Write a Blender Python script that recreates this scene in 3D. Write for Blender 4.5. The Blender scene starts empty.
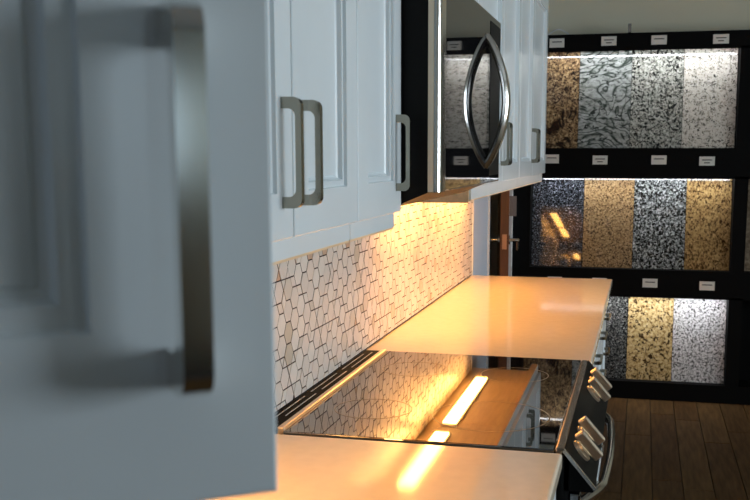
import bpy, bmesh, math, random
from mathutils import Vector, Matrix
sc = bpy.context.scene
COL = sc.collection
R = math.radians
random.seed(7)

# ------------------------------------------------------------------ camera
CX = 1.474                                    # eye height
F_PX, PPX, PPY, VX, VY = 1000.0, 400.0, 300.0, 644.0, 153.0
_d = Vector(((VX-PPX)/F_PX, -(VY-PPY)/F_PX, 1.0)).normalized()
YAW = math.asin(_d.x); PITCH = math.atan2(_d.y, _d.z)
cd = bpy.data.cameras.new('camera'); cam = bpy.data.objects.new('camera', cd); COL.objects.link(cam)
cam.location = (0, 0, CX)
cam.rotation_euler = (math.pi/2 - PITCH, 0, YAW)
cd.sensor_fit = 'HORIZONTAL'; cd.sensor_width = 36.0; cd.lens = 36.0*F_PX/750.0
cd.shift_x = (375.0-PPX)/750.0; cd.shift_y = (PPY-250.0)/750.0
cd.clip_start = 0.02; cd.clip_end = 60
cd.dof.use_dof = True; cd.dof.focus_distance = 2.5; cd.dof.aperture_fstop = 17.0
sc.camera = cam

# ------------------------------------------------------------------ world, daylight, exposure
w = bpy.data.worlds.new('world'); sc.world = w; w.use_nodes = True
bg = w.node_tree.nodes['Background']; bg.inputs[0].default_value = (0.55, 0.72, 0.95, 1); bg.inputs[1].default_value = 0.8
vs = sc.view_settings
vs.view_transform = 'Standard'; vs.look = 'None'; vs.gamma = 1.0; vs.use_curve_mapping = False
vs.exposure = 0.0
sc.display_settings.display_device = 'sRGB'
try: sc.cycles.use_denoising = True
except Exception: pass

def area(name, loc, target, sx, sy, power, color):
    l = bpy.data.lights.new(name, 'AREA'); l.shape = 'RECTANGLE'; l.size = sx; l.size_y = sy
    l.energy = power; l.color = color
    o = bpy.data.objects.new(name, l); COL.objects.link(o); o.location = loc
    o.rotation_euler = (Vector(target)-Vector(loc)).to_track_quat('-Z', 'Y').to_euler()
    return o
# daylight coming in through the window opening of the right wall
area('window_daylight', (3.52, 0.70, 1.62), (0, 0.70, 1.62), 0.8, 1.1, 36, (0.80, 0.91, 1.0))
area('window_daylight', (3.52, 2.60, 1.62), (0, 2.60, 1.62), 1.9, 1.1, 70, (0.86, 0.95, 1.0))  # added window light, fills in brightness on the cabinets further along
area('window_daylight', (2.90, -2.70, 1.86), (2.90, 0, 1.86), 0.46, 0.70, 3.0, (0.68, 0.90, 1.0))
WARM = (1.0, 0.46, 0.105)
COOL = (0.90, 0.94, 1.0)
STRIP_E, LED_E = 47.0, 62.0

# ------------------------------------------------------------------ materials
def mat(name, col, rough=0.5, metal=0.0, spec=0.5, coat=0.0, bump=None, var=None, emit=None, ior=None):
    m = bpy.data.materials.new(name); m.use_nodes = True
    nt = m.node_tree; b = nt.nodes['Principled BSDF']
    b.inputs['Base Color'].default_value = (*col, 1); b.inputs['Roughness'].default_value = rough
    b.inputs['Metallic'].default_value = metal; b.inputs['Specular IOR Level'].default_value = spec
    b.inputs['Coat Weight'].default_value = coat; b.inputs['Coat Roughness'].default_value = 0.05
    if ior: b.inputs['IOR'].default_value = ior
    if emit:
        b.inputs['Emission Color'].default_value = (*emit[0], 1); b.inputs['Emission Strength'].default_value = emit[1]
    tc = nt.nodes.new('ShaderNodeTexCoord')
    if var:                                   # (scale, amount, stretch)
        mp = nt.nodes.new('ShaderNodeMapping'); mp.inputs['Scale'].default_value = var[2] if len(var) > 2 else (1, 1, 1)
        nz = nt.nodes.new('ShaderNodeTexNoise'); nz.inputs['Scale'].default_value = var[0]; nz.inputs['Detail'].default_value = 5
        cr = nt.nodes.new('ShaderNodeValToRGB')
        a = var[1]
        cr.color_ramp.elements[0].position = 0.3; cr.color_ramp.elements[1].position = 0.7
        cr.color_ramp.elements[0].color = (*[c*(1-a) for c in col], 1); cr.color_ramp.elements[1].color = (*[min(1, c*(1+a)) for c in col], 1)
        nt.links.new(tc.outputs['Object'], mp.inputs[0]); nt.links.new(mp.outputs[0], nz.inputs['Vector'])
        nt.links.new(nz.outputs[0], cr.inputs[0]); nt.links.new(cr.outputs[0], b.inputs['Base Color'])
    if bump:                                  # (scale, strength)
        nz2 = nt.nodes.new('ShaderNodeTexNoise'); nz2.inputs['Scale'].default_value = bump[0]; nz2.inputs['Detail'].default_value = 4
        bp = nt.nodes.new('ShaderNodeBump'); bp.inputs['Strength'].default_value = bump[1]; bp.inputs['Distance'].default_value = 0.002
        nt.links.new(tc.outputs['Object'], nz2.inputs['Vector']); nt.links.new(nz2.outputs[0], bp.inputs['Height'])
        nt.links.new(bp.outputs[0], b.inputs['Normal'])
    return m

def granite(name, stops, scale, specks=(), seed=0, stretch=(1, 1, 1), wave=None):
    """stops: colour ramp over noise; specks: (colour, scale, threshold, softness) laid over it"""
    m = bpy.data.materials.new(name); m.use_nodes = True
    nt = m.node_tree; b = nt.nodes['Principled BSDF']
    b.inputs['Roughness'].default_value = 0.035; b.inputs['Specular IOR Level'].default_value = 0.5
    tc = nt.nodes.new('ShaderNodeTexCoord'); mp = nt.nodes.new('ShaderNodeMapping')
    mp.inputs['Location'].default_value = (seed*1.7, seed*0.9, seed*2.3); mp.inputs['Scale'].default_value = stretch
    nt.links.new(tc.outputs['Object'], mp.inputs[0])
    nz = nt.nodes.new('ShaderNodeTexNoise'); nz.inputs['Scale'].default_value = scale
    nz.inputs['Detail'].default_value = 5; nz.inputs['Roughness'].default_value = 0.65
    nz.inputs['Distortion'].default_value = 0.6
    nt.links.new(mp.outputs[0], nz.inputs['Vector'])
    cr = nt.nodes.new('ShaderNodeValToRGB'); e = cr.color_ramp.elements
    e[0].position, e[0].color = stops[0][0], (*stops[0][1], 1); e[1].position, e[1].color = stops[-1][0], (*stops[-1][1], 1)
    for p, c in stops[1:-1]:
        n = e.new(p); n.color = (*c, 1)
    nt.links.new(nz.outputs[0], cr.inputs[0]); out = cr.outputs[0]
    if wave:                                  # swirling veins
        wv = nt.nodes.new('ShaderNodeTexNoise'); wv.inputs['Scale'].default_value = wave[0]; wv.inputs['Distortion'].default_value = wave[1]
        wv.inputs['Detail'].default_value = 2.5; wv.inputs['Roughness'].default_value = 0.5
        pp = nt.nodes.new('ShaderNodeMath'); pp.operation = 'PINGPONG'; pp.inputs[1].default_value = 0.5
        ml = nt.nodes.new('ShaderNodeMath'); ml.operation = 'MULTIPLY'; ml.inputs[1].default_value = wave[3]
        nt.links.new(wv.outputs[0], ml.inputs[0]); nt.links.new(ml.outputs[0], pp.inputs[0])
        r2 = nt.nodes.new('ShaderNodeValToRGB'); r2.color_ramp.elements[0].position = 0.02; r2.color_ramp.elements[0].color = (1, 1, 1, 1)
        r2.color_ramp.elements[1].position = 0.22; r2.color_ramp.elements[1].color = (0, 0, 0, 1)
        mx = nt.nodes.new('ShaderNodeMix'); mx.data_type = 'RGBA'; mx.inputs[7].default_value = (*wave[2], 1)
        nt.links.new(mp.outputs[0], wv.inputs['Vector']); nt.links.new(pp.outputs[0], r2.inputs[0])
        nt.links.new(r2.outputs[0], mx.inputs[0]); nt.links.new(out, mx.inputs[6]); out = mx.outputs[2]
    for k, (c, s, th, so) in enumerate(specks):
        n2 = nt.nodes.new('ShaderNodeTexNoise'); n2.inputs['Scale'].default_value = s; n2.inputs['Detail'].default_value = 3
        n2.inputs['Roughness'].default_value = 0.6; n2.inputs['Distortion'].default_value = 0.8
        m2 = nt.nodes.new('ShaderNodeMapping'); m2.inputs['Location'].default_value = (seed+3.1*k, 5.5+k, 1.3*k+seed)
        m2.inputs['Scale'].default_value = stretch
        nt.links.new(tc.outputs['Object'], m2.inputs[0]); nt.links.new(m2.outputs[0], n2.inputs['Vector'])
        r2 = nt.nodes.new('ShaderNodeValToRGB'); r2.color_ramp.elements[0].position = th; r2.color_ramp.elements[0].color = (0, 0, 0, 1)
        r2.color_ramp.elements[1].position = th+so; r2.color_ramp.elements[1].color = (1, 1, 1, 1)
        mx = nt.nodes.new('ShaderNodeMix'); mx.data_type = 'RGBA'; mx.inputs[7].default_value = (*c, 1)
        nt.links.new(n2.outputs[0], r2.inputs[0]); nt.links.new(r2.outputs[0], mx.inputs[0]); nt.links.new(out, mx.inputs[6]); out = mx.outputs[2]
    nt.links.new(out, b.inputs['Base Color'])
    return m

M = {}
M['paint'] = mat('cabinet_paint', (0.70, 0.77, 0.80), 0.24, var=(3, 0.03), bump=(60, 0.02))
M['carcass'] = mat('shaded_carcass', (0.30, 0.32, 0.33), 0.5)  # darkened body colour gives the gaps between doors their shade
M['wood'] = mat('maple_underside', (0.82, 0.60, 0.36), 0.32, var=(6, 0.12, (8, 1, 8)))
M['nickel'] = mat('brushed_nickel', (0.33, 0.31, 0.255), 0.17, 1.0, bump=(300, 0.03))
M['chrome'] = mat('polished_steel', (0.78, 0.78, 0.76), 0.16, 1.0)
M['steel'] = mat('stainless_steel', (0.55, 0.53, 0.50), 0.22, 1.0, bump=(200, 0.03))
M['bronze'] = mat('dark_steel', (0.30, 0.25, 0.20), 0.25, 1.0, bump=(200, 0.03))
M['satin'] = mat('warm_lit_nickel', (0.74, 0.62, 0.47), 0.36, 0.85)  # champagne tint carries warm strip light in the metal's colour
M['black_glass'] = mat('black_glass', (0.006, 0.006, 0.007), 0.025, spec=1.0, ior=1.75)
M['cook_glass'] = mat('cooktop_glass', (0.005, 0.004, 0.004), 0.02, spec=1.0, ior=1.95)
M['black'] = mat('black_plastic', (0.004, 0.004, 0.004), 0.5, spec=0.15)
M['panel_black'] = mat('panel_black', (0.004, 0.004, 0.004), 0.4, spec=0.05)
M['frame_black'] = mat('display_black', (0.003, 0.003, 0.003), 0.7, spec=0.1)
M['quartz'] = mat('warm_lit_quartz', (0.82, 0.71, 0.55), 0.07, var=(40, 0.03))  # white stone; the cream tint puts warm light into its colour
M['grout'] = mat('brown_grout', (0.045, 0.026, 0.018), 0.9, spec=0.2)
M['tile'] = [mat('tile_%d' % i, c, 0.28, var=(18, 0.08)) for i, c in enumerate(
    [(0.80, 0.72, 0.64), (0.76, 0.69, 0.62), (0.84, 0.77, 0.69), (0.70, 0.62, 0.53), (0.80, 0.71, 0.64), (0.82, 0.76, 0.69), (0.66, 0.43, 0.29), (0.60, 0.53, 0.43)])]
M['wall'] = mat('wall_paint', (0.76, 0.72, 0.55), 0.8, bump=(80, 0.1))
M['wall_tan'] = mat('back_wall_paint', (0.20, 0.14, 0.07), 0.8)
M['wall_blue'] = mat('side_wall_paint', (0.62, 0.69, 0.80), 0.7)
M['ceiling'] = mat('ceiling_paint', (0.34, 0.34, 0.32), 0.9)
M['white'] = mat('white_trim', (0.75, 0.75, 0.74), 0.45)
M['card'] = mat('paper_card', (0.78, 0.76, 0.70), 0.7)
M['ink'] = mat('grey_ink', (0.12, 0.11, 0.10), 0.8)
M['door_wood'] = mat('mahogany_door', (0.16, 0.055, 0.02), 0.4, var=(5, 0.25, (10, 10, 1)))
M['copper'] = mat('brass_plate', (0.70, 0.42, 0.28), 0.3, 0.9)
M['plank'] = [mat('plank_%d' % i, c, 0.65, 0.0, 0.03, var=(5, 0.35, (9, 1, 1)), bump=(25, 0.15)) for i, c in enumerate(
    [(0.062, 0.033, 0.012), (0.055, 0.028, 0.010), (0.070, 0.038, 0.014), (0.058, 0.031, 0.012)])]
M['dark'] = mat('subfloor', (0.02, 0.015, 0.012), 0.9)
M['strip'] = mat('warm_led_diffuser', (0.9, 0.8, 0.6), 0.5, emit=(WARM, STRIP_E))
M['led'] = mat('cool_led_diffuser', (0.9, 0.9, 0.9), 0.5, emit=(COOL, LED_E))
M['ring'] = mat('burner_print', (0.30, 0.22, 0.13), 0.4)
M['glass'] = mat('window_pane', (0.9, 0.95, 1.0), 0.02)
M['glass'].node_tree.nodes['Principled BSDF'].inputs['Transmission Weight'].default_value = 1.0
M['glass'].node_tree.nodes['Principled BSDF'].inputs['IOR'].default_value = 1.0

# ------------------------------------------------------------------ mesh helpers (world coordinates in, local meshes out)
ORG = {}
def tag(o, label=None, cat=None, group=None, kind=None):
    if label: o['label'] = label
    if cat: o['category'] = cat
    if group: o['group'] = group
    if kind: o['kind'] = kind
    return o
def thing(name, loc, label, cat, group=None):
    o = bpy.data.objects.new(name, None); COL.objects.link(o); o.empty_display_size = 0.05
    o.location = loc; ORG[o] = Vector(loc)
    return tag(o, label, cat, group)
def obj(name, bm, m, parent=None, smooth=False, ang=20):
    bmesh.ops.recalc_face_normals(bm, faces=bm.faces)
    xs = [v.co for v in bm.verts]
    lo = Vector([min(v[i] for v in xs) for i in range(3)]); hi = Vector([max(v[i] for v in xs) for i in range(3)])
    org = Vector(((lo.x+hi.x)/2, (lo.y+hi.y)/2, lo.z))
    for v in bm.verts: v.co -= org
    me = bpy.data.meshes.new(name); bm.to_mesh(me); bm.free()
    me.materials.append(m)
    if smooth:
        for p in me.polygons: p.use_smooth = True
        me.set_sharp_from_angle(angle=R(ang))
    o = bpy.data.objects.new(name, me); COL.objects.link(o)
    if parent: o.parent = parent; o.location = org - ORG[parent]
    else: o.location = org
    ORG[o] = org
    return o
def abox(bm, lo, hi, bevel=0.0, seg=2):
    r = bmesh.ops.create_cube(bm, size=1.0)
    vs_ = r['verts']
    c = [(a+b)/2 for a, b in zip(lo, hi)]; s = [abs(b-a) for a, b in zip(lo, hi)]
    for v in vs_: v.co = Vector((c[0]+v.co.x*s[0], c[1]+v.co.y*s[1], c[2]+v.co.z*s[2]))
    if bevel > 0:
        es = list({e for v in vs_ for e in v.link_edges})
        bmesh.ops.bevel(bm, geom=es, offset=bevel, segments=seg, profile=0.5, affect='EDGES')
    return bm
def box(name, lo, hi, m, parent=None, bevel=0.0, seg=2):
    return obj(name, abox(bmesh.new(), lo, hi, bevel, seg), m, parent)
def boxes(name, lst, m, parent=None, bevel=0.0):
    bm = bmesh.new()
    for lo, hi in lst: abox(bm, lo, hi, bevel)
    return obj(name, bm, m, parent)
def cyl(bm, p0, p1, r0, r1=None, n=20):
    p0, p1 = Vector(p0), Vector(p1); r1 = r0 if r1 is None else r1
    z = (p1-p0).normalized(); x = z.orthogonal().normalized(); y = z.cross(x)
    A = [bm.verts.new(p0+(x*math.cos(t)+y*math.sin(t))*r0) for t in [2*math.pi*i/n for i in range(n)]]
    B = [bm.verts.new(p1+(x*math.cos(t)+y*math.sin(t))*r1) for t in [2*math.pi*i/n for i in range(n)]]
    for i in range(n): bm.faces.new((A[i], A[(i+1) % n], B[(i+1) % n], B[i]))
    bm.faces.new(A[::-1]); bm.faces.new(B)
    return bm
def sweep(bm, pts, sx, sy, side, n=14):
    """elliptic tube (half sizes sx along `side`, sy across) through pts"""
    pts = [Vector(p) for p in pts]; side = Vector(side).normalized(); prev = None; first = None
    for i, p in enumerate(pts):
        t = (pts[min(i+1, len(pts)-1)]-pts[max(i-1, 0)]).normalized()
        b = side - t*side.dot(t); b.normalize(); c = t.cross(b)
        ring = [bm.verts.new(p+b*sx*math.cos(a)+c*sy*math.sin(a)) for a in [2*math.pi*k/n for k in range(n)]]
        if prev:
            for k in range(n): bm.faces.new((prev[k], prev[(k+1) % n], ring[(k+1) % n], ring[k]))
        else: first = ring
        prev = ring
    bm.faces.new(first[::-1]); bm.faces.new(prev)
    return bm
def extrude_poly(bm, poly, vec):
    A = [bm.verts.new(Vector(p)) for p in poly]; B = [bm.verts.new(Vector(p)+Vector(vec)) for p in poly]
    n = len(A)
    bm.faces.new(A); bm.faces.new(B[::-1])
    for i in range(n): bm.faces.new((A[i], B[i], B[(i+1) % n], A[(i+1) % n]))
    return bm

def pull(bm, c, axis, normal, L=0.137, S=0.026, w=0.0105, tp=0.014, tb=0.0075, bev=0.0012):
    """flat D-shaped pull: c = middle of its foot line on the surface"""
    c, ax, nr = Vector(c), Vector(axis).normalized(), Vector(normal).normalized(); wd = ax.cross(nr)
    def path(l, s, r, k=6):
        o = [(-l, 0.0)]
        for i in range(k+1):
            t = math.pi/2*i/k; o.append((-l+r-r*math.cos(t), s-r+r*math.sin(t)))
        for i in range(k+1):
            t = math.pi/2*i/k; o.append((l-r+r*math.sin(t), s-r+r*math.cos(t)))
        o.append((l, 0.0)); return o
    out = path(L/2, S, 0.011); inn = path(L/2-tp, S-tb, 0.010)
    rows = []
    for sgn in (-1, 1):
        rows.append([bm.verts.new(c+ax*a+nr*h+wd*(sgn*w/2)) for a, h in out]); rows.append([bm.verts.new(c+ax*a+nr*h+wd*(sgn*w/2)) for a, h in inn])
    o0, i0, o1, i1 = rows; n = len(o0)
    for k in range(n-1):
        bm.faces.new((o0[k], o0[k+1], i0[k+1], i0[k])); bm.faces.new((o1[k+1], o1[k], i1[k], i1[k+1]))
        bm.faces.new((o0[k+1], o0[k], o1[k], o1[k+1])); bm.faces.new((i0[k], i0[k+1], i1[k+1], i1[k]))
    for k in (0, n-1): bm.faces.new((o0[k], i0[k], i1[k], o1[k]))
    be = [e for e in bm.edges if e.calc_face_angle(0) > R(60)]
    bmesh.ops.bevel(bm, geom=be, offset=bev, segments=3, profile=0.5, affect='EDGES')
    return bm

def ringed_front(y0, y1, z0, z1, xb, t, rings):
    """front board facing +x: concentric rectangles (inset, depth below face)"""
    bm = bmesh.new()
    def rect(i, x): return [bm.verts.new((x, y0+i, z0+i)), bm.verts.new((x, y1-i, z0+i)), bm.verts.new((x, y1-i, z1-i)), bm.verts.new((x, y0+i, z1-i))]
    seq = [rect(0, xb), rect(0, xb+t-0.0012), rect(0.0012, xb+t)] + [rect(i, xb+t-d) for i, d in rings]
    bm.faces.new(seq[0][::-1])
    for a, b in zip(seq, seq[1:]):
        for k in range(4): bm.faces.new((a[k], a[(k+1) % 4], b[(k+1) % 4], b[k]))
    bm.faces.new(seq[-1])
    return bm
XD, XB = -0.437, -0.457                       # door faces, carcass fronts of the wall cabinets
XW = -0.756                                   # face of the tiles
ST = 0.058
def cab_door(parent, y0, y1, z0, z1, handle=None, xf=XD, hz=None, ST=ST, q=1.0):
    """shaker door with stepped moulding; handle 'near' or 'far' edge"""
    t = 0.020; xb = xf-t
    rings = [(ST, 0.0), (ST+0.0015, 0.005*q), (ST+0.010, 0.0045*q), (ST+0.0125, 0.011*q), (ST+0.016, 0.0135*q)]
    d = obj('door', ringed_front(y0, y1, z0, z1, xb, t, rings), M['paint'], parent)
    i = ST+0.0165
    box('center_panel', (xb+0.002, y0+i, z0+i), (xf-0.0135*q+.001, y1-i, z1-i), M['paint'], d, 0.001, 1)
    if handle:
        yh = y0+0.036 if handle == 'near' else y1-0.036
        hz = hz if hz else z0+0.108
        obj('handle', pull(bmesh.new(), (xf, yh, hz), (0, 0, 1), (1, 0, 0)), M['nickel'], d, True)
    return d

# ------------------------------------------------------------------ the room
ROOM_Y0, ROOM_Y1, ROOM_X1, CEIL = -2.6, 6.36, 3.4, 2.72
st = lambda o: tag(o, kind='structure')
fl = st(box('floor', (-1.9, ROOM_Y0-.1, -0.06), (ROOM_X1+.1, ROOM_Y1+.1, -0.010), M['dark']))
st(box('ceiling', (-1.9, ROOM_Y0-.1, CEIL), (ROOM_X1+.1, ROOM_Y1+.1, CEIL+0.08), M['ceiling']))
DO0, DO1, DOZ = 5.10, 6.02, 2.06              # doorway in the left wall
st(boxes('wall_left', [((-0.90, ROOM_Y0, 0), (-0.766, DO0, CEIL)), ((-0.90, DO1, 0), (-0.766, ROOM_Y1, CEIL)), ((-0.90, DO0, DOZ), (-0.766, DO1, CEIL))], M['wall_blue']))
st(box('wall_far', (-1.9, ROOM_Y1, 0), (ROOM_X1, ROOM_Y1+.1, CEIL), M['wall']))
st(boxes('wall_back', [((-1.9, ROOM_Y0-.1, 0), (2.58, ROOM_Y0, CEIL)), ((3.22, ROOM_Y0-.1, 0), (ROOM_X1, ROOM_Y0, CEIL)), ((2.58, ROOM_Y0-.1, 0), (3.22, ROOM_Y0, 1.48)), ((2.58, ROOM_Y0-.1, 2.24), (3.22, ROOM_Y0, CEIL))], M['wall_tan']))
st(boxes('window_3', [((2.54, ROOM_Y0-.1, 1.44), (2.58, ROOM_Y0+.02, 2.28)), ((3.22, ROOM_Y0-.1, 1.44), (3.26, ROOM_Y0+.02, 2.28)), ((2.58, ROOM_Y0-.1, 1.44), (3.22, ROOM_Y0+.02, 1.48)), ((2.58, ROOM_Y0-.1, 2.24), (3.22, ROOM_Y0+.02, 2.28))], M['white']))
WY0, WY1, WZ0, WZ1 = 0.3, 1.1, 1.07, 2.17
VY0, VY1 = 1.65, 3.55
st(boxes('wall_right', [((ROOM_X1, a, 0), (ROOM_X1+.1, b, CEIL)) for a, b in ((ROOM_Y0, WY0), (WY1, VY0), (VY1, ROOM_Y1))] +
     [((ROOM_X1, a, c), (ROOM_X1+.1, b, d)) for a, b in ((WY0, WY1), (VY0, VY1)) for c, d in ((0, WZ0), (WZ1, CEIL))], M['wall']))
for nm, a, b in (('window_1', WY0, WY1), ('added_fill_window', VY0, VY1)):  # the second opening is added to let in fill light
    x0, x1, m_ = ROOM_X1-.02, ROOM_X1+.1, (a+b)/2
    st(boxes(nm, [((x0, a-.05, WZ0-.05), (x1, a, WZ1+.05)), ((x0, b, WZ0-.05), (x1, b+.05, WZ1+.05)), ((x0, a, WZ0-.05), (x1, b, WZ0)),
        ((x0, a, WZ1), (x1, b, WZ1+.05))], M['white']))
# the side room behind the doorway
st(boxes('wall_side_room', [((-1.9, 4.5, 0), (-1.82, ROOM_Y1, CEIL)), ((-1.82, 4.5, 0), (-0.90, 4.58, CEIL))], M['wall']))
# floor planks, running away from the camera
pm = []
for k in range(4):
    bm = abox(bmesh.new(), (-0.0655, -0.60, -0.012), (0.0655, 0.60, 0.0), 0.0015, 1)
    me = bpy.data.meshes.new('plank'); bm.to_mesh(me); bm.free(); me.materials.append(M['plank'][k]); pm.append(me)
rr = random.Random(3)
for i in range(31):
    x = -0.712+0.0665+0.133*i
    yy = ROOM_Y0-0.6*rr.random()
    while yy < ROOM_Y1:
        if yy > -1.2 or i < 12:
            p = bpy.data.objects.new('plank', pm[rr.randrange(4)]); COL.objects.link(p); p.parent = fl
            p.location = Vector((x, yy+0.6, 0.0)) - ORG[fl]; p.scale.x = 0.99
            if x > ROOM_X1-0.05: bpy.data.objects.remove(p)
        yy += 1.203

# white edge trim where the tiling stops, and doorway trim
st(box('trim_1', (-0.766, 4.556, 0.914), (XW+0.003, 4.572, 1.66), M['white']))
st(boxes('trim_2', [((-0.90, DO0-.012, 0), (-0.756, DO0, DOZ)), ((-0.90, DO1-.02, 0), (-0.756, DO1+.012, DOZ+.05)), ((-0.90, DO0-.012, DOZ), (-0.756, DO1+.012, DOZ+.05))], M['white']))

# ------------------------------------------------------------------ tiled backsplash (regular hexagons, rhombi and triangles on one lattice)
def tile_backsplash():
    A = 0.0283; H = A*math.sqrt(3)/2
    Y0, Y1, Z0, Z1 = 0.745, 4.556, 0.916, 1.372
    panel = thing('tile_backsplash', (XW-0.006, (Y0+Y1)/2, Z0), 'cream hexagon mosaic backsplash with dark brown joints above the counters', 'backsplash')
    box('grout_bed', (-0.7655, Y0, Z0), (XW-0.0009, Y1, Z1), M['grout'], panel)
    rng = random.Random(11)
    nc, nr = int((Y1-Y0)/A)+8, int((Z1-Z0)/H)+5
    # vertex (i,j): y = Y0 + (i + j/2 - off)*A ; z = Z0 + j*H
    def P(i, j): return (Y0-2*A+(i+0.5*j)*A, Z0-1.4*H+j*H)
    tris = {}
    for j in range(nr):
        for i in range(-nr//2-2, nc):
            for k in (0, 1):
                c = [P(i, j), P(i+1, j), P(i, j+1)] if k == 0 else [P(i+1, j), P(i+1, j+1), P(i, j+1)]
                yc = sum(q[0] for q in c)/3; zc = sum(q[1] for q in c)/3
                if Y0-A < yc < Y1+A and Z0-A < zc < Z1+A: tris[(i, j, k)] = None
    def hexa(i, j): return [(i, j, 0), (i-1, j, 1), (i-1, j, 0), (i-1, j-1, 1), (i, j-1, 0), (i, j-1, 1)]
    # columns of touching hexagons, broken at random
    hexes = []; free = set(tris)
    centers = sorted({(i, j) for (i, j, k) in tris}, key=lambda c: (P(*c)[0]))
    def place(c):
        t = hexa(*c)
        if all(q in free for q in t):
            for q in t: free.discard(q)
            hexes.append(c); return True
        return False
    # regular packing with phase faults: keep the lattice phase of a column pair for a while, then slip it
    cand = [c for c in centers]
    phase = 0
    cols = {}
    for c in cand: cols.setdefault(round(P(*c)[0]/(A*0.5)), []).append(c)
    for key in sorted(cols):
        lst = sorted(cols[key], key=lambda c: c[1])
        for c in lst:
            if rng.random() < 0.87: place(c)
    polys = []
    for c in hexes:
        i, j = c
        polys.append([P(i+1, j), P(i, j+1), P(i-1, j+1), P(i-1, j), P(i, j-1), P(i+1, j-1)])
    rest = sorted(free, key=lambda q: rng.random())
    def tri_pts(q):
        i, j, k = q
        return [P(i, j), P(i+1, j), P(i, j+1)] if k == 0 else [P(i+1, j), P(i+1, j+1), P(i, j+1)]
    for q in rest:
        if q not in free: continue
        i, j, k = q
        nb = [(i, j, 1), (i-1, j, 1), (i, j-1, 1)] if k == 0 else [(i, j, 0), (i+1, j, 0), (i, j+1, 0)]
        nb = [n for n in nb if n in free]
        free.discard(q)
        if nb and rng.random() < 0.85:
            n = rng.choice(nb); free.discard(n)
            a, b = tri_pts(q), tri_pts(n)
            sh = [p for p in a if any(abs(p[0]-s[0])+abs(p[1]-s[1]) < 1e-6 for s in b)]
            oa = [p for p in a if p not in sh][0]; ob = [p for p in b if not any(abs(p[0]-s[0])+abs(p[1]-s[1]) < 1e-6 for s in sh)][0]
            polys.append([oa, sh[0], ob, sh[1]])
        else: polys.append(tri_pts(q))
    def clip(poly):
        for ax, lim, sg in ((0, Y0, 1), (0, Y1, -1), (1, Z0+.002, 1), (1, Z1, -1)):
            out = []
            for a, b in zip(poly, poly[1:]+poly[:1]):
                ia, ib = (a[ax]-lim)*sg >= 0, (b[ax]-lim)*sg >= 0
                if ia: out.append(a)
                if ia != ib:
                    t = (lim-a[ax])/(b[ax]-a[ax]); out.append((a[0]+(b[0]-a[0])*t, a[1]+(b[1]-a[1])*t))
            poly = out
            if len(poly) < 3: return None
        return poly
    def shrink(poly, g):
        ar = sum(a[0]*b[1]-b[0]*a[1] for a, b in zip(poly, poly[1:]+poly[:1]))
        if ar < 0: poly = poly[::-1]
        n = len(poly); lines = []
        for k in range(n):
            a, b = poly[k], poly[(k+1) % n]; dx, dy = b[0]-a[0], b[1]-a[1]; l = math.hypot(dx, dy)
            if l < 1e-5: continue
            nx, ny = -dy/l, dx/l
            lines.append((a[0]+nx*g, a[1]+ny*g, dx/l, dy/l))
        out = []; n = len(lines)
        if n < 3: return None
        for k in range(n):
            x1, y1, a1, b1 = lines[k-1]; x2, y2, a2, b2 = lines[k]; det = a1*b2-b1*a2
            if abs(det) < 1e-4: return None
            t = ((x2-x1)*b2-(y2-y1)*a2)/det; out.append((x1+a1*t, y1+b1*t))
        ar2 = sum(a[0]*b[1]-b[0]*a[1] for a, b in zip(out, out[1:]+out[:1]))/2
        return out if ar2 > 6e-5 else None
    tiles = []
    for p in polys:
        p = clip(p)
        if not p: continue
        p = shrink(p, 0.0016)
        if not p: continue
        yc = sum(q[0] for q in p)/len(p); zc = sum(q[1] for q in p)/len(p)
        tiles.append((yc, zc, p, max(q[0] for q in p)-min(q[0] for q in p)))
    # the 300 that show largest: nearest ones not behind the open door and not under the cabinet line of sight
    vis = [t for t in tiles if t[0] > 1.93 and t[1] < 1.27]
    vis.sort(key=lambda t: t[0]-(0.35 if t[3] > 1.8*A else 0))
    near = set(id(t) for t in vis[:300])
    wts = [5, 5, 4, 2, 4, 4, 0.5, 0.9]
    far_bms = {}
    for t in tiles:
        dx = rng.uniform(-0.0006, 0.0006); mi = rng.choices(range(8), wts)[0]
        bm = bmesh.new() if id(t) in near else far_bms.setdefault(mi, bmesh.new())
        extrude_poly(bm, [(XW-0.004+dx, q[0], q[1]) for q in t[2]], (0.004, 0, 0))
        if id(t) in near: obj('tile', bm, M['tile'][mi], panel)
    for mi, bm in far_bms.items():
        tag(obj('tile_field', bm, M['tile'][mi], panel), kind='stuff')
tile_backsplash()

# ------------------------------------------------------------------ worktops and base cabinets
CT = 0.914
def worktop(y0, y1, label, xf=-0.118):
    o = box('worktop', (-0.762, y0, CT-0.032), (xf, y1, CT), M['quartz'], None, 0.006, 3)
    return tag(o, label, 'worktop', 'quartz worktops on both sides of the range')
worktop(2.708, 4.556, 'white quartz worktop tinted with warm light beyond the range, reaching towards the stone display')
worktop(0.745, 1.846, 'white quartz worktop tinted with warm light in the foreground, on the near side of the range', -0.130)
def base_unit(y0, y1, label):
    t = thing('base_cabinet', (-0.45, (y0+y1)/2, 0), label, 'cabinet', 'drawer base cabinets under the worktops')
    boxes('carcass', [((-0.755, y0+.001, 0.10), (-0.160, y1-.001, CT-0.033)), ((-0.755, y0+.001, 0.0), (-0.215, y1-.001, 0.10))], M['paint'], t)
    for z0, z1 in ((0.725, 0.872), (0.420, 0.719), (0.108, 0.414)):
        d = obj('drawer', ringed_front(y0+.003, y1-.003, z0, z1, -0.160, 0.020, [(0.034, 0), (0.037, 0.004), (0.042, 0.004), (0.046, 0.008)]), M['paint'], t)
        zc = z0+0.055 if z1-z0 < .2 else z1-0.09
        obj('handle', pull(bmesh.new(), (-0.140, (y0+y1)/2, zc), (0, 1, 0), (1, 0, 0)), M['nickel'], d, True)
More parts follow.
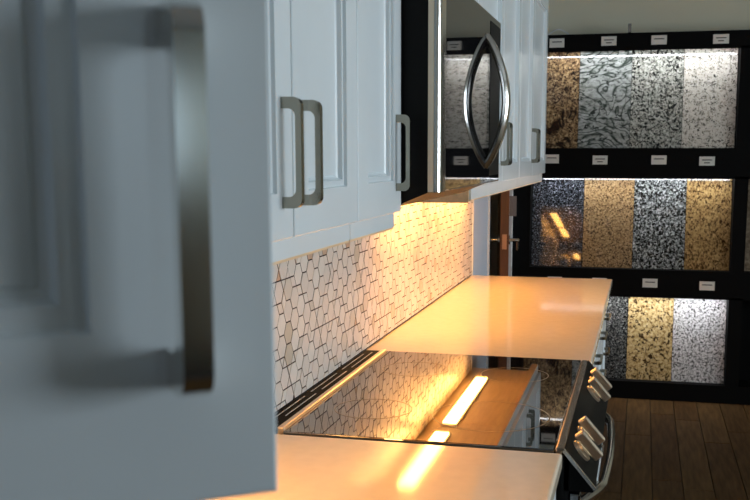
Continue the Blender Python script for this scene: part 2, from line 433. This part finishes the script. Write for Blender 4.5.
for (y0, y1), l in zip(((2.712, 3.17), (3.17, 3.63), (3.63, 4.09), (4.09, 4.548)),
        ('grey drawer base cabinet touching the far side of the range', 'grey drawer base cabinet, second beyond the range', 'grey drawer base cabinet, third beyond the range', 'grey drawer base cabinet at the worktop end nearest the stone display')):
    base_unit(y0, y1, l)
for (y0, y1), l in zip(((0.75, 1.30), (1.30, 1.843)), ('grey drawer base cabinet under the foreground worktop, nearer the viewer', 'grey drawer base cabinet under the foreground worktop, touching the range')):
    base_unit(y0, y1, l)

# ------------------------------------------------------------------ wall cabinets
ZB, ZBF, ZT = 1.366, 1.384, 2.16
def carcass(t, y0, y1, z0, z1, rail=True, solid=True, railz=1.337):
    if solid: box('carcass', (-0.764, y0, z0+.002), (XB, y1, z1), M['carcass'], t)
    if rail:
        box('bottom_panel', (-0.764, y0+.001, z0-.006), (XB-0.002, y1-.001, z0+.002), M['wood'], t)
        lr = obj('light_rail', abox(bmesh.new(), (XB-0.024, y0, railz), (XB+.006, y1, z0-.001)), M['paint'], t)
        box('rail_edge', (XB-0.024, y0, railz-.004), (XB+.005, y1, railz), M['wood'], lr)
# cabinet whose door stands open beside the camera
t = thing('wall_cabinet', (-0.6, 0.5, 1.337), 'grey wall cabinet in the foreground with its blurred door swung open', 'cabinet', 'grey wall cabinets')
y0, y1, zb = 0.110, 0.918, 1.344
boxes('carcass', [((-0.764, y0, zb), (XB, y0+.018, ZT)), ((-0.764, y1-.018, zb), (XB, y1, ZT)), ((-0.764, y0, ZT-.018), (XB, y1, ZT)), ((-0.764, y0, zb), (-0.756, y1, ZT))], M['carcass'], t)
boxes('shelf', [((-0.756, y0+.018, 1.66), (XB-.02, y1-.018, 1.678))], M['wood'], t)
box('bottom_panel', (-0.756, y0+.018, zb), (XB, y1-.018, zb+.016), M['wood'], t)
lr = box('light_rail', (XB-.018, y0, zb-.022), (XB, y1, zb), M['paint'], t)
cab_door(t, 0.523, 0.914, zb, ZT-.004, 'near')
NEAR_ROT = 52.0
nd = cab_door(t, 0.124, 0.519, zb, ZT-.004, None, ST=0.067, q=0.6)
hg = Vector((XD-0.020, 0.124, 0))
yh = 0.519-0.036
nh = obj('handle', pull(bmesh.new(), (XD, yh, zb+0.113), (0, 0, 1), (1, 0, 0), L=0.134, S=0.029, w=0.0105, tb=0.0095, bev=0.0036), M['chrome'], nd, True, 40)
# swing the door about its hinge (its origin is its own bottom centre)
rot = Matrix.Rotation(R(-NEAR_ROT), 4, 'Z')
o0 = ORG[nd]; new = hg + (rot @ (o0-hg)); new.z = o0.z
nd.location = new-ORG[t]; nd.rotation_euler = (0, 0, R(-NEAR_ROT))

t = thing('wall_cabinet', (-0.6, 1.225, 1.337), 'grey two-door wall cabinet whose two handles stand side by side, left of the microwave', 'cabinet', 'grey wall cabinets')
carcass(t, 0.921, 1.528, ZB, ZT)
cab_door(t, 0.923, 1.2245, ZB, ZT-.004, 'far'); cab_door(t, 1.2290, 1.5265, ZB, ZT-.004, 'near')
t = thing('wall_cabinet', (-0.6, 1.675, 1.337), 'narrow grey single-door wall cabinet touching the near side of the microwave', 'cabinet', 'grey wall cabinets')
carcass(t, 1.530, 1.821, ZB, ZT)
cab_door(t, 1.5312, 1.819, ZB, ZT-.004, 'far')
t = thing('wall_cabinet', (-0.6, 2.25, 1.81), 'short grey wall cabinet mounted above the microwave', 'cabinet', 'grey wall cabinets')
carcass(t, 1.823, 2.686, 1.806, ZT, rail=False)
cab_door(t, 1.825, 2.253, 1.806, ZT-.004); cab_door(t, 2.256, 2.684, 1.806, ZT-.004)
t = thing('wall_cabinet', (-0.6, 3.16, 1.337), 'grey two-door wall cabinet just beyond the microwave', 'cabinet', 'grey wall cabinets')
carcass(t, 2.688, 3.650, ZBF, ZT, railz=1.349)
box('end_panel', (-0.764, 2.682, 1.340), (XB, 2.688, ZT), M['wood'], t)
cab_door(t, 2.690, 3.198, ZBF, ZT-.004, hz=1.503, handle= 'far'); cab_door(t, 3.201, 3.648, ZBF, ZT-.004, hz=1.503, handle= 'near')
t = thing('wall_cabinet', (-0.6, 4.15, 1.337), 'grey two-door wall cabinet at the end of the row beside the stone display', 'cabinet', 'grey wall cabinets')
carcass(t, 3.652, 4.640, ZBF, ZT, railz=1.349)
cab_door(t, 3.654, 4.092, ZBF, ZT-.004, hz=1.503, handle= 'far'); cab_door(t, 4.095, 4.638, ZBF, ZT-.004, hz=1.503, handle= 'near')

# under-cabinet light strips
def strip(y0, y1, label, z=1.345):
    t = thing('under_cabinet_light', (-0.68, (y0+y1)/2, z), label, 'light', 'warm light strips under the wall cabinets')
    box('housing', (-0.708, y0-.012, z+.006), (-0.648, y1+.012, z+.015), M['white'], t)
    box('diffuser', (-0.703, y0, z), (-0.653, y1, z+.006), M['strip'], t)
strip(3.60, 4.38, 'glowing warm light strip under the wall cabinet at the far end', 1.362)
strip(2.88, 3.46, 'glowing warm light strip under the wall cabinet just beyond the microwave', 1.362)
strip(1.00, 1.48, 'glowing warm light strip under the near wall cabinets')

# ------------------------------------------------------------------ microwave
MF, MY0, MY1 = -0.365, 1.826, 2.606
t = thing('microwave', (-0.56, 2.216, 1.375), 'black and steel microwave with a bowed handle mounted between the wall cabinets', 'microwave')
obj('body', extrude_poly(bmesh.new(), [(x, MY0+.003, z) for x, z in ((-0.764, 1.373), (-0.455, 1.373), (-0.388, 1.401), (-0.388, 1.803), (-0.764, 1.803))], (0, MY1-MY0-.006, 0)), M['black'], t)
box('bottom_plate', (-0.74, MY0+.03, 1.369), (-0.47, MY1-.03, 1.373), M['steel'], t)
d = box('door', (-0.386, MY0+.05, 1.402), (MF, MY1, 1.801), M['black_glass'], t, 0.003, 2)
bm = bmesh.new()
prof = [(-0.377, MY0+.0005)] + [(-0.377+0.012*math.sin(R(a)), MY0+0.014-0.014*math.cos(R(a))) for a in (20, 40, 60, 80, 90)] + [(MF, MY0+.052), (-0.386, MY0+.052), (-0.386, MY0+.0125), (-0.377, MY0+.0125)]
extrude_poly(bm, [(x, y, 1.402) for x, y in prof], (0, 0, 0.399))
obj('door_stile', bm, M['chrome'], d, True)
box('door_edge', (-0.388, MY0, 1.402), (-0.3775, MY0+.012, 1.801), M['satin'], d)  # tan metal colours in a warm reflection on the steel edge
box('control_panel', (MF-.001, 2.43, 1.42), (MF+.0012, 2.595, 1.785), M['black'], d)
hp = [(MF-.004+0.050*math.sin(math.pi*k/20)**0.8, 2.385, 1.443+0.302*k/20) for k in range(21)]
h = obj('handle', sweep(bmesh.new(), hp, 0.020, 0.010, (0, 1, 0)), M['chrome'], d, True, 40)

# ------------------------------------------------------------------ range
RY0, RY1 = 1.853, 2.703
t = thing('range', (-0.42, 2.278, 0), 'slide-in glass-top range with bar knobs between the two worktops', 'range')
box('body', (-0.755, RY0, 0.02), (-0.118, RY1, 0.905), M['black'], t)
box('cooktop', (-0.690, RY0-.002, 0.905), (-0.146, RY1+.002, 0.9175), M['cook_glass'], t, 0.002, 2)
v = box('rear_vent', (-0.7535, RY0+.004, 0.905), (-0.705, RY1-.004, 0.919), M['frame_black'], t, 0.003, 2)
for row, x in enumerate((-0.739, -0.722)):
    for k in range(3):
        ys = RY0+.07+k*.25+row*.03
        box('vent_slat', (x-0.0016, ys, 0.9185), (x+0.0018, ys+.205, 0.9212), M['steel'], v)
box('rear_trim', (-0.705, RY0+.004, 0.905), (-0.690, RY1-.004, 0.924), M['satin'], t, 0.003, 2)
box('front_trim', (-0.146, RY0, 0.905), (-0.127, RY1, 0.919), M['bronze'], t, 0.005, 3)
P0, P1 = Vector((-0.127, 0, 0.917)), Vector((-0.068, 0, 0.846))
bm = bmesh.new()
extrude_poly(bm, [(p[0], RY0, p[1]) for p in ((-0.127, 0.917), (-0.068, 0.846), (-0.072, 0.838), (-0.127, 0.838))], (0, RY1-RY0, 0))
cp = obj('control_panel', bm, M['panel_black'], t)
for yy in (RY0, RY1-.006):
    bm = bmesh.new(); extrude_poly(bm, [(p[0], yy-.0005, p[1]) for p in ((-0.127, 0.919), (-0.066, 0.846), (-0.071, 0.843), (-0.131, 0.914))], (0, 0.007, 0)); obj('end_trim', bm, M['steel'], cp)
sl = (P1-P0).normalized(); nn = Vector((-sl.z, 0, sl.x)); nn = nn if nn.x > 0 else -nn
for yk in (1.955, 2.065, 2.445, 2.555):
    c = P0+(P1-P0)*0.42; c.y = yk
    k = obj('knob', cyl(cyl(bmesh.new(), c-nn*0.002, c+nn*0.005, 0.024, 0.023, 24), c+nn*0.005, c+nn*0.011, 0.018, 0.017, 24), M['satin'], t, True, 25)
    bm = bmesh.new(); abox(bm, (-0.033, -0.0075, 0), (0.033, 0.0075, 0.021), 0.003, 2)
    fr = Matrix((( sl.x, 0, nn.x), (0, 1, 0), (sl.z, 0, nn.z))).to_4x4()
    tw = Matrix.Rotation(R(8), 4, 'Z')
    for vv in bm.verts: vv.co = (fr @ tw @ vv.co) + c + nn*0.010
    obj('blade', bm, M['satin'], k)
od = box('oven_door', (-0.118, RY0+.004, 0.17), (-0.096, RY1-.004, 0.832), M['black_glass'], t, 0.004, 2)
hp = [(-0.102+0.05*min(1, math.sin(math.pi*k/24)*2.2)*0.7+0.016*math.sin(math.pi*k/24), 1.90+0.755*k/24, 0.795) for k in range(25)]
obj('handle', sweep(bmesh.new(), hp, 0.013, 0.009, (0, 0, 1)), M['chrome'], od, True, 40)
box('drawer', (-0.118, RY0+.004, 0.03), (-0.098, RY1-.004, 0.162), M['steel'], t, 0.003, 2)
def ring(x, y, r):
    bm = bmesh.new(); n = 48
    A_ = [bm.verts.new((x+(r-.0012)*math.cos(2*math.pi*k/n), y+(r-.0012)*math.sin(2*math.pi*k/n), 0.9178)) for k in range(n)]
    B_ = [bm.verts.new((x+(r+.0012)*math.cos(2*math.pi*k/n), y+(r+.0012)*math.sin(2*math.pi*k/n), 0.9178)) for k in range(n)]
    for k in range(n): bm.faces.new((A_[k], A_[(k+1) % n], B_[(k+1) % n], B_[k]))
    obj('burner_ring', bm, M['ring'], t)
for x, y, r in ((-0.30, 2.07, 0.125), (-0.56, 2.07, 0.085), (-0.30, 2.48, 0.085), (-0.56, 2.49, 0.085)): ring(x, y, r)

# ------------------------------------------------------------------ doorway with the door ajar
dr = st(box('door_1', (-0.731, 5.30, 0.012), (-0.684, 6.00, DOZ-.01), M['door_wood'], None, 0.002, 1))
box('latch_plate', (-0.720, 5.297, 0.965), (-0.695, 5.301, 1.045), M['copper'], dr)
def lever(sx, x0):
    bm = bmesh.new(); cyl(bm, (x0, 5.37, 1.01), (x0+sx*0.008, 5.37, 1.01), 0.026)
    cyl(bm, (x0, 5.37, 1.01), (x0+sx*0.055, 5.37, 1.01), 0.009)
    sweep(bm, [(x0+sx*0.052, 5.362+0.011*k, 1.01-0.0006*k*k) for k in range(11)], 0.007, 0.009, (1, 0, 0), 10)
    o = obj('lever_handle', bm, M['chrome'], dr, True, 40)
lever(1, -0.684); lever(-1, -0.731)
TR2 = bpy.data.objects['trim_2']
box('strike_plate', (-0.772, 5.992, 1.10), (-0.730, 6.0, 1.22), M['steel'], TR2)
dr.rotation_euler = (0, 0, R(9)); dr.location.x -= 0.055


# ------------------------------------------------------------------ stone sample display
DY = 6.08
t = thing('display_rack', (-0.1, 6.15, 0), 'black lit display rack holding stone slabs against the far wall', 'display rack')
XL, XR = -0.80, 1.05
ROWS = [(1.502, 2.073), (0.788, 1.338), (0.107, 0.634)]
box('back_panel', (XL, 6.275, 0), (XR, 6.30, 2.15), M['frame_black'], t)
for z0, z1 in ((2.073, 2.160), (1.338, 1.502), (0.634, 0.788), (0.0, 0.107)):
    box('rail', (XL, DY, z0), (XR, 6.275, z1), M['frame_black'], t)
BX = [[-0.69, -0.389, -0.086, 0.210, 0.508], [-0.654, -0.344, -0.048, 0.253, 0.510], [-0.65, -0.335, -0.061, 0.206, 0.510]]
for r, (z0, z1) in enumerate(ROWS):
    box('post', (XL, DY, z0), (BX[r][0]-.002, 6.275, z1), M['frame_black'], t)
    box('post', (0.512, DY, z0), (0.589, 6.275, z1), M['frame_black'], t)
    box('post', (0.90, DY, z0), (XR, 6.275, z1), M['frame_black'], t)
SL = {
 (0, 0): (granite('slab_gold_brown', [(0.34, (0.03, 0.015, 0.008)), (0.48, (0.20, 0.125, 0.06)), (0.60, (0.36, 0.25, 0.13)), (0.75, (0.52, 0.41, 0.26))], 60, [((0.02, 0.009, 0.005), 13, 0.56, 0.08), ((0.025, 0.013, 0.008), 80, 0.54, 0.04)], 1), 'golden brown granite slab with dark brown clumps, top row beside the cabinets'),
 (0, 1): (granite('slab_swirl', [(0.36, (0.08, 0.09, 0.078)), (0.5, (0.27, 0.28, 0.26)), (0.7, (0.42, 0.43, 0.41))], 34, [((0.03, 0.035, 0.03), 30, 0.61, 0.04)], 2, (0.75, 1, 1.25), wave=(3.4, 2.6, (0.025, 0.034, 0.026), 8.0)), 'grey slab with dark swirling veins in the top row'),
 (0, 2): (granite('slab_speckled_grey', [(0.36, (0.04, 0.04, 0.036)), (0.48, (0.28, 0.28, 0.24)), (0.60, (0.47, 0.465, 0.41)), (0.8, (0.60, 0.59, 0.54))], 70, [((0.010, 0.010, 0.009), 70, 0.54, 0.02)], 3), 'grey granite slab densely flecked with black, in the top row'),
 (0, 3): (granite('slab_pale_beige', [(0.34, (0.22, 0.20, 0.16)), (0.46, (0.54, 0.50, 0.43)), (0.7, (0.66, 0.63, 0.56))], 60, [((0.04, 0.036, 0.03), 62, 0.595, 0.03), ((0.07, 0.06, 0.05), 95, 0.60, 0.03)], 4), 'pale beige granite slab with sparse dark flecks, right end of the top row'),
 (1, 0): (granite('slab_salt_pepper', [(0.42, (0.007, 0.008, 0.010)), (0.55, (0.07, 0.077, 0.09)), (0.66, (0.34, 0.36, 0.40)), (0.8, (0.55, 0.55, 0.56))], 120, [((0.006, 0.006, 0.008), 90, 0.50, 0.03)], 5), 'blue-black granite slab with fine white grains, middle row beside the worktop'),
 (1, 1): (granite('slab_tan', [(0.34, (0.07, 0.038, 0.014)), (0.48, (0.25, 0.155, 0.07)), (0.62, (0.38, 0.255, 0.13)), (0.8, (0.50, 0.38, 0.24))], 95, [((0.045, 0.025, 0.01), 105, 0.55, 0.03)], 6), 'tan granite slab with fine brown grain in the middle row'),
 (1, 2): (granite('slab_grey_blotch', [(0.38, (0.02, 0.021, 0.021)), (0.50, (0.15, 0.16, 0.155)), (0.60, (0.40, 0.41, 0.40)), (0.8, (0.56, 0.57, 0.57))], 80, [((0.007, 0.007, 0.007), 74, 0.52, 0.02)], 7), 'grey granite slab with black blotches in the middle row'),
 (1, 3): (granite('slab_gold_streak', [(0.34, (0.06, 0.03, 0.009)), (0.48, (0.25, 0.155, 0.06)), (0.62, (0.38, 0.25, 0.105)), (0.8, (0.48, 0.36, 0.20))], 66, [((0.035, 0.017, 0.006), 60, 0.55, 0.04)], 8, (1.4, 1, 1)), 'golden granite slab with brown streaks, right end of the middle row'),
 (2, 0): (granite('slab_charcoal', [(0.36, (0.02, 0.02, 0.02)), (0.54, (0.12, 0.12, 0.12)), (0.7, (0.38, 0.38, 0.38))], 85, [], 9), 'charcoal slab mostly hidden behind the worktop, bottom row'),
 (2, 1): (granite('slab_black_fleck', [(0.38, (0.012, 0.012, 0.011)), (0.54, (0.09, 0.09, 0.085)), (0.68, (0.34, 0.34, 0.32))], 95, [((0.008, 0.008, 0.008), 80, 0.52, 0.03)], 10), 'dark granite slab with grey flecks beside the yellow slab, bottom row'),
 (2, 2): (granite('slab_yellow', [(0.34, (0.09, 0.048, 0.014)), (0.45, (0.36, 0.245, 0.10)), (0.6, (0.56, 0.42, 0.21)), (0.8, (0.68, 0.56, 0.36))], 62, [((0.04, 0.022, 0.009), 50, 0.555, 0.03)], 11), 'yellow granite slab with dark brown spots in the bottom row'),
 (2, 3): (granite('slab_white', [(0.38, (0.06, 0.058, 0.055)), (0.48, (0.46, 0.44, 0.43)), (0.60, (0.68, 0.66, 0.65)), (0.8, (0.78, 0.77, 0.76))], 85, [((0.015, 0.014, 0.013), 90, 0.57, 0.02)], 12), 'white granite slab with small dark grains, right end of the bottom row'),
}
LEAN = R(5.8)
def slab(a, b, z0, z1, m, l):
    L_ = (z1-z0)/math.cos(LEAN)
    o = box('stone_slab', (a+.001, 6.135, z0), (b-.001, 6.155, z0+L_), m, None, 0.0015, 1)
    o.rotation_euler = (-LEAN, 0, 0)
    tag(o, l, 'stone slab', 'stone slabs on the display rack')
for (r, k), (m, l) in SL.items(): slab(BX[r][k], BX[r][k+1], *ROWS[r], m, l)
slab(0.591, 0.898, *ROWS[1], granite('slab_brown', [(0.3, (0.08, 0.05, 0.03)), (0.7, (0.35, 0.28, 0.2))], 50, [], 13), 'brown stone slab cut off by the right edge of the photo, next bay of the rack')
# cool LED strips tucked behind each rail
for (z0, z1), nm in zip(ROWS, ('top', 'middle', 'bottom')):
    tl = thing('led_strip', (-0.09, 6.10, z1-.012), 'cool white light strip washing the %s row of stone slabs' % nm, 'light', 'cool light strips in the display rack')
    box('housing', (-0.60, DY+.006, z1-.003), (0.50, DY+.026, z1-.0005), M['white'], tl)
    box('diffuser', (-0.60, DY+.008, z1-.005), (0.50, DY+.024, z1-.003), M['led'], tl)
for (z0, z1) in ROWS:
    box('added_glare_lip', (XL, DY, z1-.012), (0.90, DY+.005, z1), M['frame_black'], t)  # lip added to block the strips' glow from view and reflections
# name cards
def card(x, z, label, lines=2):
    tc_ = thing('name_card', (x, DY, z-.026), label, 'name card', 'white name cards on the display rack')
    c = box('card', (x-.043, DY-.0035, z-.026), (x+.043, DY-.0005, z+.026), M['card'], tc_)
    for i in range(lines):
        ww = 0.028-0.012*i
        boxes('printed_line', [((x-ww, DY-.0042, z+.003-.016*i), (x+ww, DY-.0036, z+.009-.016*i))], M['ink'], tc_)
CARDS = [((-0.519, 2.113), 'above the golden brown slab', 1), ((-0.22, 2.117), 'above the swirling grey slab', 2), ((0.062, 2.116), 'above the black-flecked grey slab', 1), ((0.402, 2.113), 'above the pale beige slab', 2),
  ((-0.535, 1.439), 'above the blue-black slab', 1), ((-0.251, 1.433), 'above the tan slab', 2), ((0.086, 1.434), 'above the black-blotched grey slab', 1), ((0.355, 1.428), 'above the golden slab with brown streaks', 2),
  ((-0.50, 0.705), 'partly hidden by the worktop end, above the charcoal slab', 1), ((-0.235, 0.705), 'peeking over the worktop corner', 1), ((0.061, 0.709), 'above the yellow slab', 1), ((0.386, 0.702), 'above the white slab', 1)]
for (x, z), wh, n in CARDS: card(x, z, 'white name card '+wh, n)
# bits on top of the rack
bm = bmesh.new()
sweep(bm, [(-0.575+0.012*k, 6.12+0.01*math.sin(k), 2.166+0.028*math.sin(math.pi*k/10)) for k in range(11)], 0.004, 0.004, (0, 1, 0), 8)
tag(obj('cable', bm, M['white'], None, True, 50), 'pale loop of cable lying on top of the black display rack', 'cable')
tag(boxes('clip', [((-0.115, 6.10, 2.160), (-0.095, 6.115, 2.215)), ((-0.115, 6.10, 2.160), (-0.095, 6.15, 2.166))], M['steel']), 'small metal clip standing on top of the black display rack', 'clip')
